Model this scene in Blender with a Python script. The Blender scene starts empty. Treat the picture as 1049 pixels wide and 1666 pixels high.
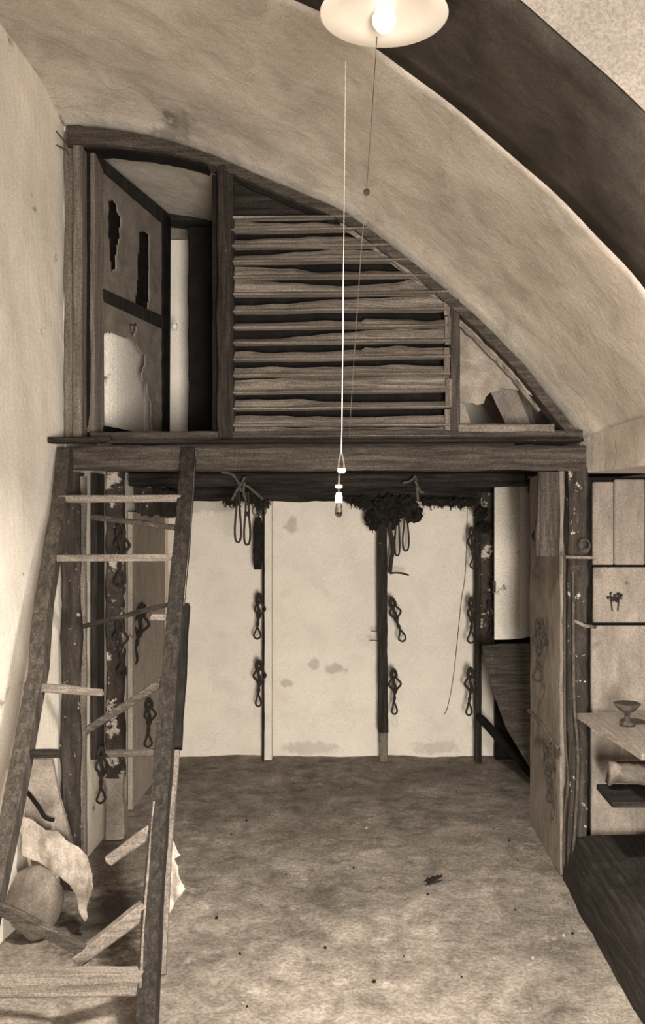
import bpy, bmesh, math, random
from mathutils import Vector, noise, Matrix

# ------------------------------------------------------------------ camera, world, lights
F, VX, VY, EYE = 1500.0, 589.0, 833.0, 1.6
S = bpy.context.scene
C = S.collection
cam_d = bpy.data.cameras.new('camera'); cam = bpy.data.objects.new('camera', cam_d); C.objects.link(cam)
cam.location = (0, 0, EYE); cam.rotation_euler = (math.pi/2, 0, 0)
cam_d.sensor_fit = 'VERTICAL'; cam_d.sensor_height = 36.0
cam_d.lens = 36.0*F/1666.0
cam_d.shift_x = -(VX-524.5)/1666.0
cam_d.clip_start = .05
S.camera = cam
S.view_settings.view_transform = 'Standard'
S.view_settings.look = 'None'
S.view_settings.gamma = 1
S.view_settings.use_curve_mapping = False
S.view_settings.exposure = 0.68

W = bpy.data.worlds.new('daylight'); S.world = W; W.use_nodes = True
W.node_tree.nodes['Background'].inputs[0].default_value = (1.0, .97, .92, 1)
W.node_tree.nodes['Background'].inputs[1].default_value = 0.34

def area(name, loc, target, sx, sy, power, col=(1, .96, .9), shape='RECTANGLE', spread=math.pi):
    l = bpy.data.lights.new(name, 'AREA'); l.shape = shape; l.size = sx; l.size_y = sy; l.energy = power; l.color = col
    l.spread = spread
    o = bpy.data.objects.new(name, l); C.objects.link(o); o.location = loc
    o.rotation_euler = (Vector(target)-Vector(loc)).to_track_quat('-Z', 'Y').to_euler(); return o
# unseen light added behind the camera to brighten the back wall
area('added_front_light', (0.62, -1.2, .95), (-0.12, 6, 1.2), .8, 1.4, 82, spread=math.radians(100))
# the bulb under the enamel shade
LP = Vector((.050, 2.1, 2.70))

# ------------------------------------------------------------------ helpers
def P(px, py, d): return Vector(((px-VX)/F*d, d, EYE-(py-VY)/F*d))
def rnd(a, b): return random.uniform(a, b)
def finish(name, bm, mat, parent=None, origin=None, smooth=False):
    bmesh.ops.recalc_face_normals(bm, faces=bm.faces[:])
    me = bpy.data.meshes.new(name)
    if parent is not None: off = Vector(parent['_o']) if '_o' in parent else Vector((0, 0, 0))
    elif origin is not None: off = Vector(origin)
    else:
        xs = [v.co for v in bm.verts]
        off = Vector(((min(v.x for v in xs)+max(v.x for v in xs))/2, (min(v.y for v in xs)+max(v.y for v in xs))/2, min(v.z for v in xs)))
    for v in bm.verts: v.co -= off
    bm.to_mesh(me); bm.free()
    if smooth:
        for p in me.polygons: p.use_smooth = True
    o = bpy.data.objects.new(name, me); C.objects.link(o)
    me.materials.append(mat)
    if parent is not None:
        o.parent = parent
        o['_o'] = tuple(off)
    else:
        o.location = off; o['_o'] = tuple(off)
    return o
def thing(name, label, cat, loc, group=None):
    o = bpy.data.objects.new(name, None); C.objects.link(o); o.location = loc; o['_o'] = tuple(loc)
    o.empty_display_size = .1
    o['label'] = label; o['category'] = cat
    if group: o['group'] = group
    return o
def tag(o, label, cat, group=None):
    o['label'] = label; o['category'] = cat
    if group: o['group'] = group
    return o
def struct(o): o['kind'] = 'structure'; return o

def add_box(bm, x0, x1, y0, y1, z0, z1):
    v = [bm.verts.new(c) for c in ((x0,y0,z0),(x1,y0,z0),(x1,y1,z0),(x0,y1,z0),(x0,y0,z1),(x1,y0,z1),(x1,y1,z1),(x0,y1,z1))]
    for f in ((0,1,2,3),(4,5,6,7),(0,1,5,4),(1,2,6,5),(2,3,7,6),(3,0,4,7)): bm.faces.new([v[i] for i in f])
def nz(p, s, seed=0): return noise.noise(Vector((p[0]*s+seed*7.3, p[1]*s+seed*3.1, p[2]*s-seed*5.7)))
def add_loft(bm, rings, closed=True, cap=True):
    R = [[bm.verts.new(p) for p in r] for r in rings]
    n = len(R[0])
    for a, b in zip(R, R[1:]):
        for i in range(n if closed else n-1):
            j = (i+1) % n
            bm.faces.new((a[i], a[j], b[j], b[i]))
    if cap and closed:
        bm.faces.new(R[0]); bm.faces.new(R[-1])
def add_beam(bm, p0, p1, w, h, up=(0, 0, 1), seg=None, rough=.0, seed=0, taper=1.0, bev=.12, fr=6, ragged=0):
    """squared timber from p0 to p1, w across, h along 'up', hewn unevenly"""
    p0, p1 = Vector(p0), Vector(p1); ax = (p1-p0); L = ax.length; ax.normalize()
    u = Vector(up); u = (u-ax*u.dot(ax)).normalized(); s = ax.cross(u)
    if seg is None: seg = max(2, int(L/.035)) if rough else 1
    b = bev*min(w, h)
    prof = [(-w/2+b,-h/2),(0,-h/2),(w/2-b,-h/2),(w/2,-h/2+b),(w/2,0),(w/2,h/2-b),(w/2-b,h/2),(0,h/2),(-w/2+b,h/2),(-w/2,h/2-b),(-w/2,0),(-w/2,-h/2+b)]
    rings = []
    for k in range(seg+1):
        t = k/seg; c = p0.lerp(p1, t); sc = 1+(taper-1)*t; r = []
        for i, (a, q) in enumerate(prof):
            p = c+s*a*sc+u*q*sc
            if rough:
                d = (p-c).normalized(); p = p+d*rough*(nz(p, fr, seed)+.5*nz(p, fr*3.3, seed+2))
            if ragged and k == seg: p = p+ax*ragged*nz(p, 60, seed+9)*2
            r.append(p)
        rings.append(r)
    add_loft(bm, rings)
def add_tube(bm, pts, r, n=8, closed=False, rs=None):
    pts = [Vector(p) for p in pts]; m = len(pts); rings = []; ref = None
    for k, p in enumerate(pts):
        a = pts[(k-1) % m] if (closed or k) else p; b = pts[(k+1) % m] if (closed or k < m-1) else p
        t = (b-a).normalized()
        if ref is None:
            ref = t.cross(Vector((.3, 1, .2))).normalized()
        ref = (ref-t*ref.dot(t)).normalized(); q = t.cross(ref); rr = rs[k] if rs else r
        rings.append([p+(ref*math.cos(2*math.pi*i/n)+q*math.sin(2*math.pi*i/n))*rr for i in range(n)])
    R = [[bm.verts.new(c) for c in g] for g in rings]
    for k in range(m if closed else m-1):
        a, b = R[k], R[(k+1) % m]
        # match nearest rotation when closing
        sft = 0
        if closed and k == m-1: sft = min(range(n), key=lambda s_: (rings[-1][0]-rings[0][s_]).length)
        for i in range(n):
            bm.faces.new((a[i], a[(i+1) % n], b[(i+1+sft) % n], b[(i+sft) % n]))
    if not closed: bm.faces.new(R[0]); bm.faces.new(R[-1])
def crv(pts, n=6):
    """Catmull-Rom through pts"""
    P_ = [Vector(p) for p in pts]; out = []
    for i in range(len(P_)-1):
        p0 = P_[max(i-1, 0)]; p1 = P_[i]; p2 = P_[i+1]; p3 = P_[min(i+2, len(P_)-1)]
        for k in range(n):
            t = k/n
            out.append(.5*((2*p1)+(p2-p0)*t+(2*p0-5*p1+4*p2-p3)*t*t+(3*p1-p0-3*p2+p3)*t**3))
    out.append(P_[-1]); return out
def add_poly(bm, pts, depth, nrm=(0, 1, 0)):
    """flat outline given its thickness"""
    n = Vector(nrm).normalized()*depth
    a = [bm.verts.new(Vector(p)) for p in pts]; b = [bm.verts.new(Vector(p)+n) for p in pts]
    f = bm.faces.new(a); g = bm.faces.new(b)
    m = len(pts)
    for i in range(m): bm.faces.new((a[i], a[(i+1) % m], b[(i+1) % m], b[i]))
    bmesh.ops.triangulate(bm, faces=[f, g])
def add_lathe(bm, c, prof, n=24, axis=None):
    c = Vector(c); R = []
    for r, z in prof:
        if r < 1e-5: R.append([bm.verts.new(c+Vector((0, 0, z)))])
        else: R.append([bm.verts.new(c+Vector((r*math.cos(2*math.pi*i/n), r*math.sin(2*math.pi*i/n), z))) for i in range(n)])
    for a, b in zip(R, R[1:]):
        for i in range(n):
            j = (i+1) % n
            if len(a) == 1 and len(b) == 1: continue
            if len(a) == 1: bm.faces.new((a[0], b[i], b[j]))
            elif len(b) == 1: bm.faces.new((a[i], a[j], b[0]))
            else: bm.faces.new((a[i], a[j], b[j], b[i]))
def inside(p, poly):
    x, y = p; r = False; n = len(poly)
    for i in range(n):
        x0, y0 = poly[i]; x1, y1 = poly[(i+1) % n]
        if (y0 > y) != (y1 > y) and x < (x1-x0)*(y-y0)/(y1-y0)+x0: r = not r
    return r

# ------------------------------------------------------------------ materials
def tone(g):
    k = max(0, min(1, g/.7))
    return (g, g*(.80+.09*k), g*(.64+.11*k), 1)
def material(name, stops, scale=(1, 1, 1), nscale=4, detail=10, rough=.9, bump=.3, bscale=40, spots=None, spec=.15, dist=.6, cracks=None, coord='Object', lo=.3, hi=.7, big=None, grain=130, glo=.72):
    m = bpy.data.materials.new(name); m.use_nodes = True; nt = m.node_tree; N = nt.nodes; L = nt.links
    b = N['Principled BSDF']; b.inputs['Roughness'].default_value = rough; b.inputs['Specular IOR Level'].default_value = spec
    tc = N.new('ShaderNodeTexCoord'); mp = N.new('ShaderNodeMapping'); mp.inputs['Scale'].default_value = scale
    L.new(tc.outputs[coord], mp.inputs['Vector'])
    n1 = N.new('ShaderNodeTexNoise'); n1.inputs['Scale'].default_value = nscale; n1.inputs['Detail'].default_value = detail
    n1.inputs['Roughness'].default_value = .62; n1.inputs['Distortion'].default_value = dist
    L.new(mp.outputs[0], n1.inputs['Vector'])
    r = N.new('ShaderNodeValToRGB'); L.new(n1.outputs['Fac'], r.inputs[0])
    k = len(stops)
    while len(r.color_ramp.elements) < k: r.color_ramp.elements.new(.5)
    for i, g in enumerate(stops):
        e = r.color_ramp.elements[i]; e.position = lo+(hi-lo)*i/max(1, k-1); e.color = tone(g)
    out = r.outputs[0]
    if big:                                       # broad mottling: (scale, low, high)
        n4 = N.new('ShaderNodeTexNoise'); n4.inputs['Scale'].default_value = big[0]; n4.inputs['Detail'].default_value = 4
        L.new(tc.outputs[coord], n4.inputs['Vector'])
        mr = N.new('ShaderNodeMapRange'); mr.inputs[1].default_value = .32; mr.inputs[2].default_value = .68
        mr.inputs[3].default_value = big[1]; mr.inputs[4].default_value = big[2]; L.new(n4.outputs['Fac'], mr.inputs[0])
        mm = N.new('ShaderNodeMix'); mm.data_type = 'RGBA'; mm.blend_type = 'MULTIPLY'; mm.inputs[0].default_value = 1
        L.new(out, mm.inputs[6]); L.new(mr.outputs[0], mm.inputs[7]); out = mm.outputs[2]
    if spots:                                     # (scale, threshold, grey, softness)
        for (sc, th, g, so) in spots:
            n2 = N.new('ShaderNodeTexNoise'); n2.inputs['Scale'].default_value = sc; n2.inputs['Detail'].default_value = 6; n2.inputs['Roughness'].default_value = .7
            L.new(tc.outputs[coord], n2.inputs['Vector'])
            r2 = N.new('ShaderNodeValToRGB'); r2.color_ramp.elements[0].position = th; r2.color_ramp.elements[0].color = (0, 0, 0, 1)
            r2.color_ramp.elements[1].position = min(1, th+so); r2.color_ramp.elements[1].color = (1, 1, 1, 1)
            L.new(n2.outputs['Fac'], r2.inputs[0])
            mx = N.new('ShaderNodeMix'); mx.data_type = 'RGBA'; L.new(r2.outputs[0], mx.inputs[0]); L.new(out, mx.inputs[6]); mx.inputs[7].default_value = tone(g)
            out = mx.outputs[2]
    ng = N.new('ShaderNodeTexNoise'); ng.inputs['Scale'].default_value = grain; ng.inputs['Detail'].default_value = 3; ng.inputs['Roughness'].default_value = .8
    L.new(tc.outputs[coord], ng.inputs['Vector'])
    mg = N.new('ShaderNodeMapRange'); mg.inputs[1].default_value = .35; mg.inputs[2].default_value = .65; mg.inputs[3].default_value = glo; mg.inputs[4].default_value = 1.0+(1-glo)*.6
    L.new(ng.outputs['Fac'], mg.inputs[0]); mz = N.new('ShaderNodeMix'); mz.data_type = 'RGBA'; mz.blend_type = 'MULTIPLY'; mz.inputs[0].default_value = 1
    L.new(out, mz.inputs[6]); L.new(mg.outputs[0], mz.inputs[7]); out = mz.outputs[2]
    L.new(out, b.inputs['Base Color'])
    n3 = N.new('ShaderNodeTexNoise'); n3.inputs['Scale'].default_value = bscale; n3.inputs['Detail'].default_value = 8; n3.inputs['Roughness'].default_value = .7
    L.new(mp.outputs[0], n3.inputs['Vector'])
    bp = N.new('ShaderNodeBump'); bp.inputs['Strength'].default_value = bump; bp.inputs['Distance'].default_value = .01
    L.new(n3.outputs['Fac'], bp.inputs['Height'])
    if cracks:
        vo = N.new('ShaderNodeTexVoronoi'); vo.feature = 'DISTANCE_TO_EDGE'; vo.inputs['Scale'].default_value = cracks
        nw = N.new('ShaderNodeMix'); nw.data_type = 'RGBA'; nw.inputs[0].default_value = .3
        L.new(tc.outputs[coord], nw.inputs[6]); L.new(n1.outputs['Color'], nw.inputs[7]); L.new(nw.outputs[2], vo.inputs['Vector'])
        cr = N.new('ShaderNodeMapRange'); cr.inputs[1].default_value = 0; cr.inputs[2].default_value = .02; L.new(vo.outputs['Distance'], cr.inputs[0])
        b2 = N.new('ShaderNodeBump'); b2.inputs['Strength'].default_value = .35; b2.inputs['Distance'].default_value = .01
        L.new(cr.outputs[0], b2.inputs['Height']); L.new(bp.outputs[0], b2.inputs['Normal']); L.new(b2.outputs[0], b.inputs['Normal'])
    else: L.new(bp.outputs[0], b.inputs['Normal'])
    return m
def wood(name, stops, ax, **k):
    sc = {'x': (1.6, 26, 26), 'z': (26, 26, 1.6), 'y': (26, 1.6, 26)}[ax]
    a = dict(nscale=2.2, bscale=9, bump=.8, rough=.85, grain=150, glo=.55); a.update(k)
    return material(name, stops, scale=sc, **a)

M = {}
M['back'] = material('whitewash back wall', [.62, .68, .72], glo=.86, nscale=5, bump=.25, bscale=35, spots=[(3.4, .66, .34, .09), (11, .71, .25, .05)], big=(1.3, .9, 1.0))
M['vault'] = material('vault plaster', [.42, .54, .62], glo=.8, nscale=6, cracks=1.6, bump=.6, bscale=28, spots=[(1.7, .66, .2, .16), (16, .7, .2, .05)], big=(1.6, .72, 1.0))
M['vault_dark'] = material('shade-darkened arch plaster', [.035, .06, .09], nscale=6, bump=.5, bscale=26, spots=[(3, .63, .08, .1)], big=(1.2, .7, 1.0))  # shade on the near arch is put into this plaster colour
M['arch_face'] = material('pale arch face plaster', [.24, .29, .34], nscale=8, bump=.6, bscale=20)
M['left'] = material('left wall whitewash', [.82, .88, .90], glo=.85, nscale=4, bump=.35, bscale=30, spots=[(4.5, .64, .2, .08)], big=(1.5, .8, 1.0))
M['leftlow'] = material('left bay whitewash', [.74, .8, .84], nscale=4, bump=.35, bscale=30, spots=[(6, .62, .2, .06)])
M['soil'] = material('trodden earth', [.13, .21, .29, .38], grain=70, glo=.6, nscale=9, bump=1.0, bscale=34, spots=[(5, .60, .42, .12), (34, .70, .03, .03)], big=(2.2, .62, 1.05), dist=.5, lo=.28, hi=.72)
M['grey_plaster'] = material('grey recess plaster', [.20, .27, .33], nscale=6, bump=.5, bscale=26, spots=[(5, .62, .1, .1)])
M['wd_x'] = wood('dark timber horizontal', [.008, .022, .05], 'x', spots=[(24, .66, .3, .06)])
M['wd_z'] = wood('dark timber upright', [.012, .028, .055], 'z', spots=[(26, .68, .26, .06)])
M['wd_y'] = wood('dark timber lengthways', [.01, .022, .045], 'y')
M['wm_x'] = wood('brown board horizontal', [.03, .065, .12], 'x', spots=[(18, .68, .36, .08)])
M['wm_z'] = wood('brown board upright', [.03, .065, .11], 'z', spots=[(20, .67, .34, .06)])
M['wl_x'] = wood('weathered pale board horizontal', [.12, .20, .28], 'x')
M['wl_z'] = wood('weathered pale board upright', [.09, .17, .25], 'z', spots=[(9, .64, .08, .08)])
M['wl_y'] = wood('weathered pale board lengthways', [.18, .28, .36], 'y', spots=[(9, .62, .1, .1)])
M['slat'] = wood('weathered slat', [.10, .17, .26, .36], 'x', nscale=1.6, spots=[(7, .66, .42, .08)], lo=.34, hi=.68)
M['black'] = material('black wood and shade sheets', [.005, .009, .016], nscale=10, bump=.5)  # black timber, and the sheets that stand in for shade
M['cup'] = material('pale scuffed cupboard paint', [.16, .22, .28], scale=(3, 3, 1), nscale=5, bump=.3, spots=[(9, .66, .08, .06)])
M['panel'] = material('grey painted panel', [.30, .38, .45], scale=(3, 3, 1), nscale=5, bump=.3, spots=[(9, .66, .1, .06)])
M['sideb'] = material('grey scuffed board', [.18, .26, .34], scale=(4, 4, 1.5), nscale=5, bump=.9, bscale=16, big=(4, .75, 1.1), spots=[(7, .62, .07, .12)])
M['mottle'] = material('post with flaking whitewash', [.025, .05, .08], nscale=12, bump=.8, bscale=20, spots=[(9, .54, .5, .04)])
M['mottle_dark'] = material('post with a few whitewash flakes', [.018, .04, .08], scale=(6, 6, 1), nscale=4, bump=.9, bscale=14, spots=[(22, .62, .45, .04)])
M['canvas'] = material('torn grey canvas', [.15, .21, .27], nscale=9, bump=.3, bscale=60, spots=[(6, .62, .36, .1)])
M['canvas2'] = material('torn stained canvas', [.13, .21, .33], nscale=7, bump=.3, bscale=60, spots=[(4, .58, .42, .12)])
M['rag'] = material('pale rag', [.24, .33, .42], nscale=8, bump=.5, bscale=30, spots=[(7, .62, .2, .1)])
M['rag_dark'] = material('grimy sacking', [.10, .19, .30], nscale=6, bump=.6, bscale=30)
M['cord'] = material('tarred cord', [.02, .035, .055], nscale=60, bump=.6, bscale=120)
M['cord_l'] = material('dusty cord', [.05, .08, .12], nscale=60, bump=.6, bscale=120)
M['flex'] = material('white flex', [.55, .6, .65], nscale=60, bump=.1, rough=.5)
M['metal'] = material('rusty iron', [.03, .06, .1], nscale=30, bump=.3, rough=.6)
M['soot'] = material('matted dust', [.008, .016, .03], nscale=30, bump=1, bscale=60)
M['ceramic'] = material('glazed porcelain', [.72, .76, .8], glo=1.0, nscale=6, bump=0, rough=.25, spec=.5)
def glassm():
    m = bpy.data.materials.new('clear bulb glass'); m.use_nodes = True; b = m.node_tree.nodes['Principled BSDF']
    b.inputs['Base Color'].default_value = (.93, .9, .85, 1); b.inputs['Roughness'].default_value = .03
    b.inputs['Transmission Weight'].default_value = 1; b.inputs['IOR'].default_value = 1.25; return m
M['glass'] = glassm()
def emit(name, s):
    m = bpy.data.materials.new(name); m.use_nodes = True; b = m.node_tree.nodes['Principled BSDF']
    b.inputs['Emission Color'].default_value = (1, .92, .8, 1); b.inputs['Emission Strength'].default_value = s; return m
M['lit'] = emit('lit lamp glass', .45)

def toned_patches(mat, org, spots_):
    """stains and other toned patches at given places on one surface"""
    nt = mat.node_tree; N = nt.nodes; L = nt.links; b = N['Principled BSDF']
    tc = N.new('ShaderNodeTexCoord'); nn = N.new('ShaderNodeTexNoise'); nn.inputs['Scale'].default_value = 22; nn.inputs['Detail'].default_value = 6
    L.new(tc.outputs['Object'], nn.inputs['Vector'])
    for (p, rx, rz, g, st) in spots_:
        src = b.inputs['Base Color'].links[0].from_socket
        sb = N.new('ShaderNodeVectorMath'); sb.operation = 'SUBTRACT'; L.new(tc.outputs['Object'], sb.inputs[0]); sb.inputs[1].default_value = Vector(p)-Vector(org)
        dv = N.new('ShaderNodeVectorMath'); dv.operation = 'DIVIDE'; L.new(sb.outputs[0], dv.inputs[0]); dv.inputs[1].default_value = (rx, max(rx, rz)*1.5, rz)
        ln = N.new('ShaderNodeVectorMath'); ln.operation = 'LENGTH'; L.new(dv.outputs[0], ln.inputs[0])
        ad = N.new('ShaderNodeMath'); ad.operation = 'MULTIPLY_ADD'; L.new(nn.outputs['Fac'], ad.inputs[0]); ad.inputs[1].default_value = 1.6; L.new(ln.outputs['Value'], ad.inputs[2])
        mr = N.new('ShaderNodeMapRange'); L.new(ad.outputs[0], mr.inputs[0]); mr.inputs[1].default_value = 1.35; mr.inputs[2].default_value = 1.75; mr.inputs[3].default_value = st; mr.inputs[4].default_value = 0
        mx = N.new('ShaderNodeMix'); mx.data_type = 'RGBA'; L.new(mr.outputs[0], mx.inputs[0]); L.new(src, mx.inputs[6]); mx.inputs[7].default_value = tone(g); L.new(mx.outputs[2], b.inputs['Base Color'])
# ------------------------------------------------------------------ measured outlines
D0 = 4.0                                   # partition plane
ARC = [(103,203),(150,206),(200,213),(260,225),(320,243),(370,262),(410,280),(450,297),(500,318),(555,342),(600,372),(650,410),(700,450),(740,485),(780,520),(820,560),(855,597),(885,635),(915,672),(947,714)]
arcw = [(P(x, y, D0).x, P(x, y, D0).z) for x, y in ARC]
arcs = [(v.x, v.y) for v in crv([(a, b, 0) for a, b in arcw], 4)]
def arc_at_y(py):
    for (x0, y0), (x1, y1) in zip(ARC, ARC[1:]):
        if y0 <= py <= y1: return x0+(x1-x0)*(py-y0)/(y1-y0)
    return 103
def arc_at_x(px):
    for (x0, y0), (x1, y1) in zip(ARC, ARC[1:]):
        if x0 <= px <= x1: return y0+(y1-y0)*(px-x0)/(x1-x0)
def sec(s, d, add=0): return [Vector((x*s, d, EYE+(z-EYE)*s+add)) for x, z in arcs]

# ------------------------------------------------------------------ structure
XL, XR = -1.26, .87
def grid(bm, x0, x1, y0, y1, nx, ny, fz):
    V = [[bm.verts.new((x0+(x1-x0)*i/nx, y0+(y1-y0)*j/ny, fz(x0+(x1-x0)*i/nx, y0+(y1-y0)*j/ny))) for i in range(nx+1)] for j in range(ny+1)]
    for j in range(ny):
        for i in range(nx): bm.faces.new((V[j][i], V[j][i+1], V[j+1][i+1], V[j+1][i]))
bm = bmesh.new()
def fl(x, y): return -.004+.010*nz((x, y, 0), 3)+.006*nz((x, y, 1), 9)+.003*nz((x, y, 1), 25)
grid(bm, -2.0, 2.4, -1.5, 6.3, 150, 260, fl)
toned_patches(M['soil'], (0, 0, 0), [((-.98, 3.62, 0), .22, .30, .05, .8)])  # darker rough-edged patch of earth left of the ladder
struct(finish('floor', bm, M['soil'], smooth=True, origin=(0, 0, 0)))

def sheet(secs, off, name, mat, seed=0, amp=.012, steps=7):
    """a vault shell of real thickness between successive cross-sections"""
    bm = bmesh.new(); rows = []
    for a, b in zip(secs, secs[1:]):
        for k in range(steps):
            t = k/steps; rows.append([p.lerp(q, t) for p, q in zip(a, b)])
    rows.append(secs[-1])
    rows = [[p+Vector((0, 0, amp*(nz(p, 1.7, seed)+.5*nz(p, 5, seed)))) for p in r] for r in rows]
    lo = [[bm.verts.new(p) for p in r] for r in rows]
    hi = [[bm.verts.new(p+Vector((off*.4, 0, off))) for p in r] for r in rows]
    n = len(lo[0])
    for A in (lo, hi):
        for a, b in zip(A, A[1:]):
            for i in range(n-1): bm.faces.new((a[i], a[i+1], b[i+1], b[i]))
    for a, b in ((lo[0], hi[0]), (lo[-1], hi[-1])):
        for i in range(n-1): bm.faces.new((a[i], a[i+1], b[i+1], b[i]))
    for k in range(len(lo)-1):
        for i in (0, n-1): bm.faces.new((lo[k][i], lo[k+1][i], hi[k+1][i], hi[k][i]))
    return struct(finish(name, bm, mat, smooth=True, origin=(0, 4, 3)))
S1 = sec(1.0, D0); S2 = sec(1.08, 2.62); S3 = sec(1.035, 1.89); S0 = sec(.90, 6.2)
FL = [(4.0, 1.0), (3.93, 1.024), (3.82, 1.048), (3.66, 1.066), (3.4, 1.079), (3.0, 1.084), (2.62, 1.08)]
def flare(y):
    for (a, p), (b, q) in zip(FL, FL[1:]):
        if a >= y >= b: return p+(q-p)*(a-y)/(a-b)
    return 1.0 if y > 4 else 1.08
sheet([S0]+[sec(k, d) for d, k in FL], .25, 'ceiling', M['vault'])
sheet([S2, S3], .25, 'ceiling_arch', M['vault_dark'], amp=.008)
# frontal face above the near arch
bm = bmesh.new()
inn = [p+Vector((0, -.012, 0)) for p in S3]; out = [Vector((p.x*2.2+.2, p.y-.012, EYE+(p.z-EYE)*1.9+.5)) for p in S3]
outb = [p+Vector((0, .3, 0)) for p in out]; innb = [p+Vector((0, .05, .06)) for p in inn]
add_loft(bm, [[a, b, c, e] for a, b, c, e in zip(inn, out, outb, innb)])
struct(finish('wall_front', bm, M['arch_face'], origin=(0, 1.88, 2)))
toned_patches(M['vault'], (0, 4, 3), [(P(280, 180, 3.9), .05, .08, .1, .8), (P(285, 215, 3.95), .16, .04, .12, .6)])
toned_patches(M['back'], (1.75, 6.06, 0), [(P(474, 850, 6.06), .05, .07, .3, .6), (P(512, 1075, 6.06), .05, .05, .3, .55), (P(546, 1083, 6.06), .08, .04, .3, .6), (P(466, 1106, 6.06), .06, .035, .3, .55), (P(505, 1212, 6.06), .25, .05, .35, .5), (P(708, 1212, 6.06), .2, .05, .35, .5), (P(345, 815, 6.06), .3, .08, .3, .5)])
# left wall: bay part and flared part
def slab(name, a, b, z0, z1, th, mat, nx=40, nzz=40, amp=.008, seed=1):
    bm = bmesh.new(); a, b = Vector(a), Vector(b); d = (b-a); nrm = Vector((d.y, -d.x, 0)).normalized()
    F_ = []
    for j in range(nzz+1):
        row = []
        for i in range(nx+1):
            p = a.lerp(b, i/nx); q = Vector((p.x, p.y, z0+(z1-z0)*j/nzz)); q = q+nrm*amp*(nz(q, 3, seed)+.5*nz(q, 9, seed)); row.append(bm.verts.new(q))
        F_.append(row)
    for j in range(nzz):
        for i in range(nx): bm.faces.new((F_[j][i], F_[j][i+1], F_[j+1][i+1], F_[j+1][i]))
    edge = [F_[0][i] for i in range(nx+1)]+[F_[j][nx] for j in range(1, nzz+1)]+[F_[nzz][i] for i in range(nx-1, -1, -1)]+[F_[j][0] for j in range(nzz-1, 0, -1)]
    E2 = [bm.verts.new(v.co+nrm*th) for v in edge]
    m = len(edge)
    for i in range(m): bm.faces.new((edge[i], edge[(i+1) % m], E2[(i+1) % m], E2[i]))
    bm.faces.new(E2)
    return struct(finish(name, bm, mat, smooth=False, origin=(a.x, a.y, z0)))
xl2 = arcs[0][0]*1.08; 
slab('wall_left', (XL-.012, 6.1, 0), (XL-.012, 4.03, 0), -.02, 1.812, .3, M['leftlow'])
slab('wall_left_loft', (arcs[0][0]+.0, 6.1, 0), (arcs[0][0]+.0, 4.02, 0), 1.80, 3.36, .26, M['left'])
slab('wall_left_near', (-1.30, 4.02, 0), (xl2, 2.62, 0), -.02, 3.75, .3, M['left'])
slab('wall_left_front', (xl2, 2.62, 0), (-1.8, -1.4, 0), -.02, 3.75, .2, M['left'], amp=.004)
slab('wall_right_loft', (.957, 4.02, 0), (.957, 6.1, 0), 1.852, 2.1, .1, M['leftlow'])
# back wall of the lower room
bmw = slab('wall_back', (1.75, 6.06, 0), (-1.5, 6.06, 0), -.02, 1.812, .25, M['back'], nx=70, nzz=40, amp=.006)
slab('wall_back_loft', (1.1, 5.15, 0), (-1.29, 5.15, 0), 1.86, 3.12, .12, M['left'], amp=.006)
# right: bay side wall, spandrel over the recess, recess walls
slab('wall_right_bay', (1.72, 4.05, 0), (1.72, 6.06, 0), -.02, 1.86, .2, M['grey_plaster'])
xr2 = arcs[-1][0]*1.08; zr = arcs[-1][1]
bm = bmesh.new()
add_loft(bm, [[Vector((x, y, 1.77)), Vector((x, y, z+.02)), Vector((x+.9, y, z+.02)), Vector((x+.9, y, 1.77))] for x, y, z in
    [(arcs[-1][0]*flare(y), y, EYE+(zr-EYE)*flare(y)) for y in [4.06-1.44*i/24 for i in range(25)]]])
add_box(bm, xr2, xr2+.9, 1.88, 2.62, 1.77, 2.0)
struct(finish('wall_right', bm, M['vault'], origin=(1, 3.4, 1.8)))
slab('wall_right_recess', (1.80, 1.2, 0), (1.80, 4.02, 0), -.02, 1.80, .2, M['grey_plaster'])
slab('wall_right_front', (1.8, -1.4, 0), (1.8, 1.2, 0), -.02, 3.7, .2, M['left'], amp=.004)

# ------------------------------------------------------------------ loft beams, floor
def part_beam(name, mat, parent, *a, **k):
    bm = bmesh.new(); add_beam(bm, *a, **k); return finish(name, bm, mat, parent)
bm = bmesh.new(); add_beam(bm, P(120, 746, 3.96), P(948, 746, 3.96), .12, .105, rough=.009, seed=3, bev=.1)
tag(finish('loft_beam', bm, M['wm_x']), 'long rough beam along the front edge of the loft, ladder leaning on its left end', 'beam')
bm = bmesh.new(); add_beam(bm, (-1.25, 5.0, 1.773), (.98, 5.0, 1.773), .12, .07, rough=.006, seed=5)
tag(finish('loft_beam', bm, M['wd_x']), 'dark cross beam under the loft, halfway to the white back wall', 'beam')
bm = bmesh.new(); add_beam(bm, (-1.25, 5.95, 1.72), (1.6, 5.95, 1.72), .12, .10, rough=.012, seed=6)
tag(finish('loft_beam', bm, M['wd_x']), 'dark rough beam resting along the top of the white back wall', 'beam')
# loft floor boards
for k in range(7):
    pass
t = thing('loft_floor', 'dark boarded loft floor behind the front beam', 'floor', (0, 4.6, 1.82))
for k in range(8):
    y0 = 4.03+k*.255
    bm = bmesh.new(); add_box(bm, -1.275, .94 if y0 < 4.3 else 1.6, y0, y0+.247, 1.815, 1.85); finish('floorboard', bm, M['wd_x'], t)
# short ledge at the left
bm = bmesh.new(); add_beam(bm, P(80, 717, 3.88), P(182, 716, 3.93), .10, .022, rough=.004, seed=8)
tag(finish('ledge_board', bm, M['wd_x']), 'short thin dark board at the left end of the loft edge, above the ladder top', 'board')

# ------------------------------------------------------------------ partition
PT = thing('arched_partition', 'curved-topped wooden partition of wavy horizontal slats closing off the loft', 'partition', (0, 4.0, 1.89))
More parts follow.
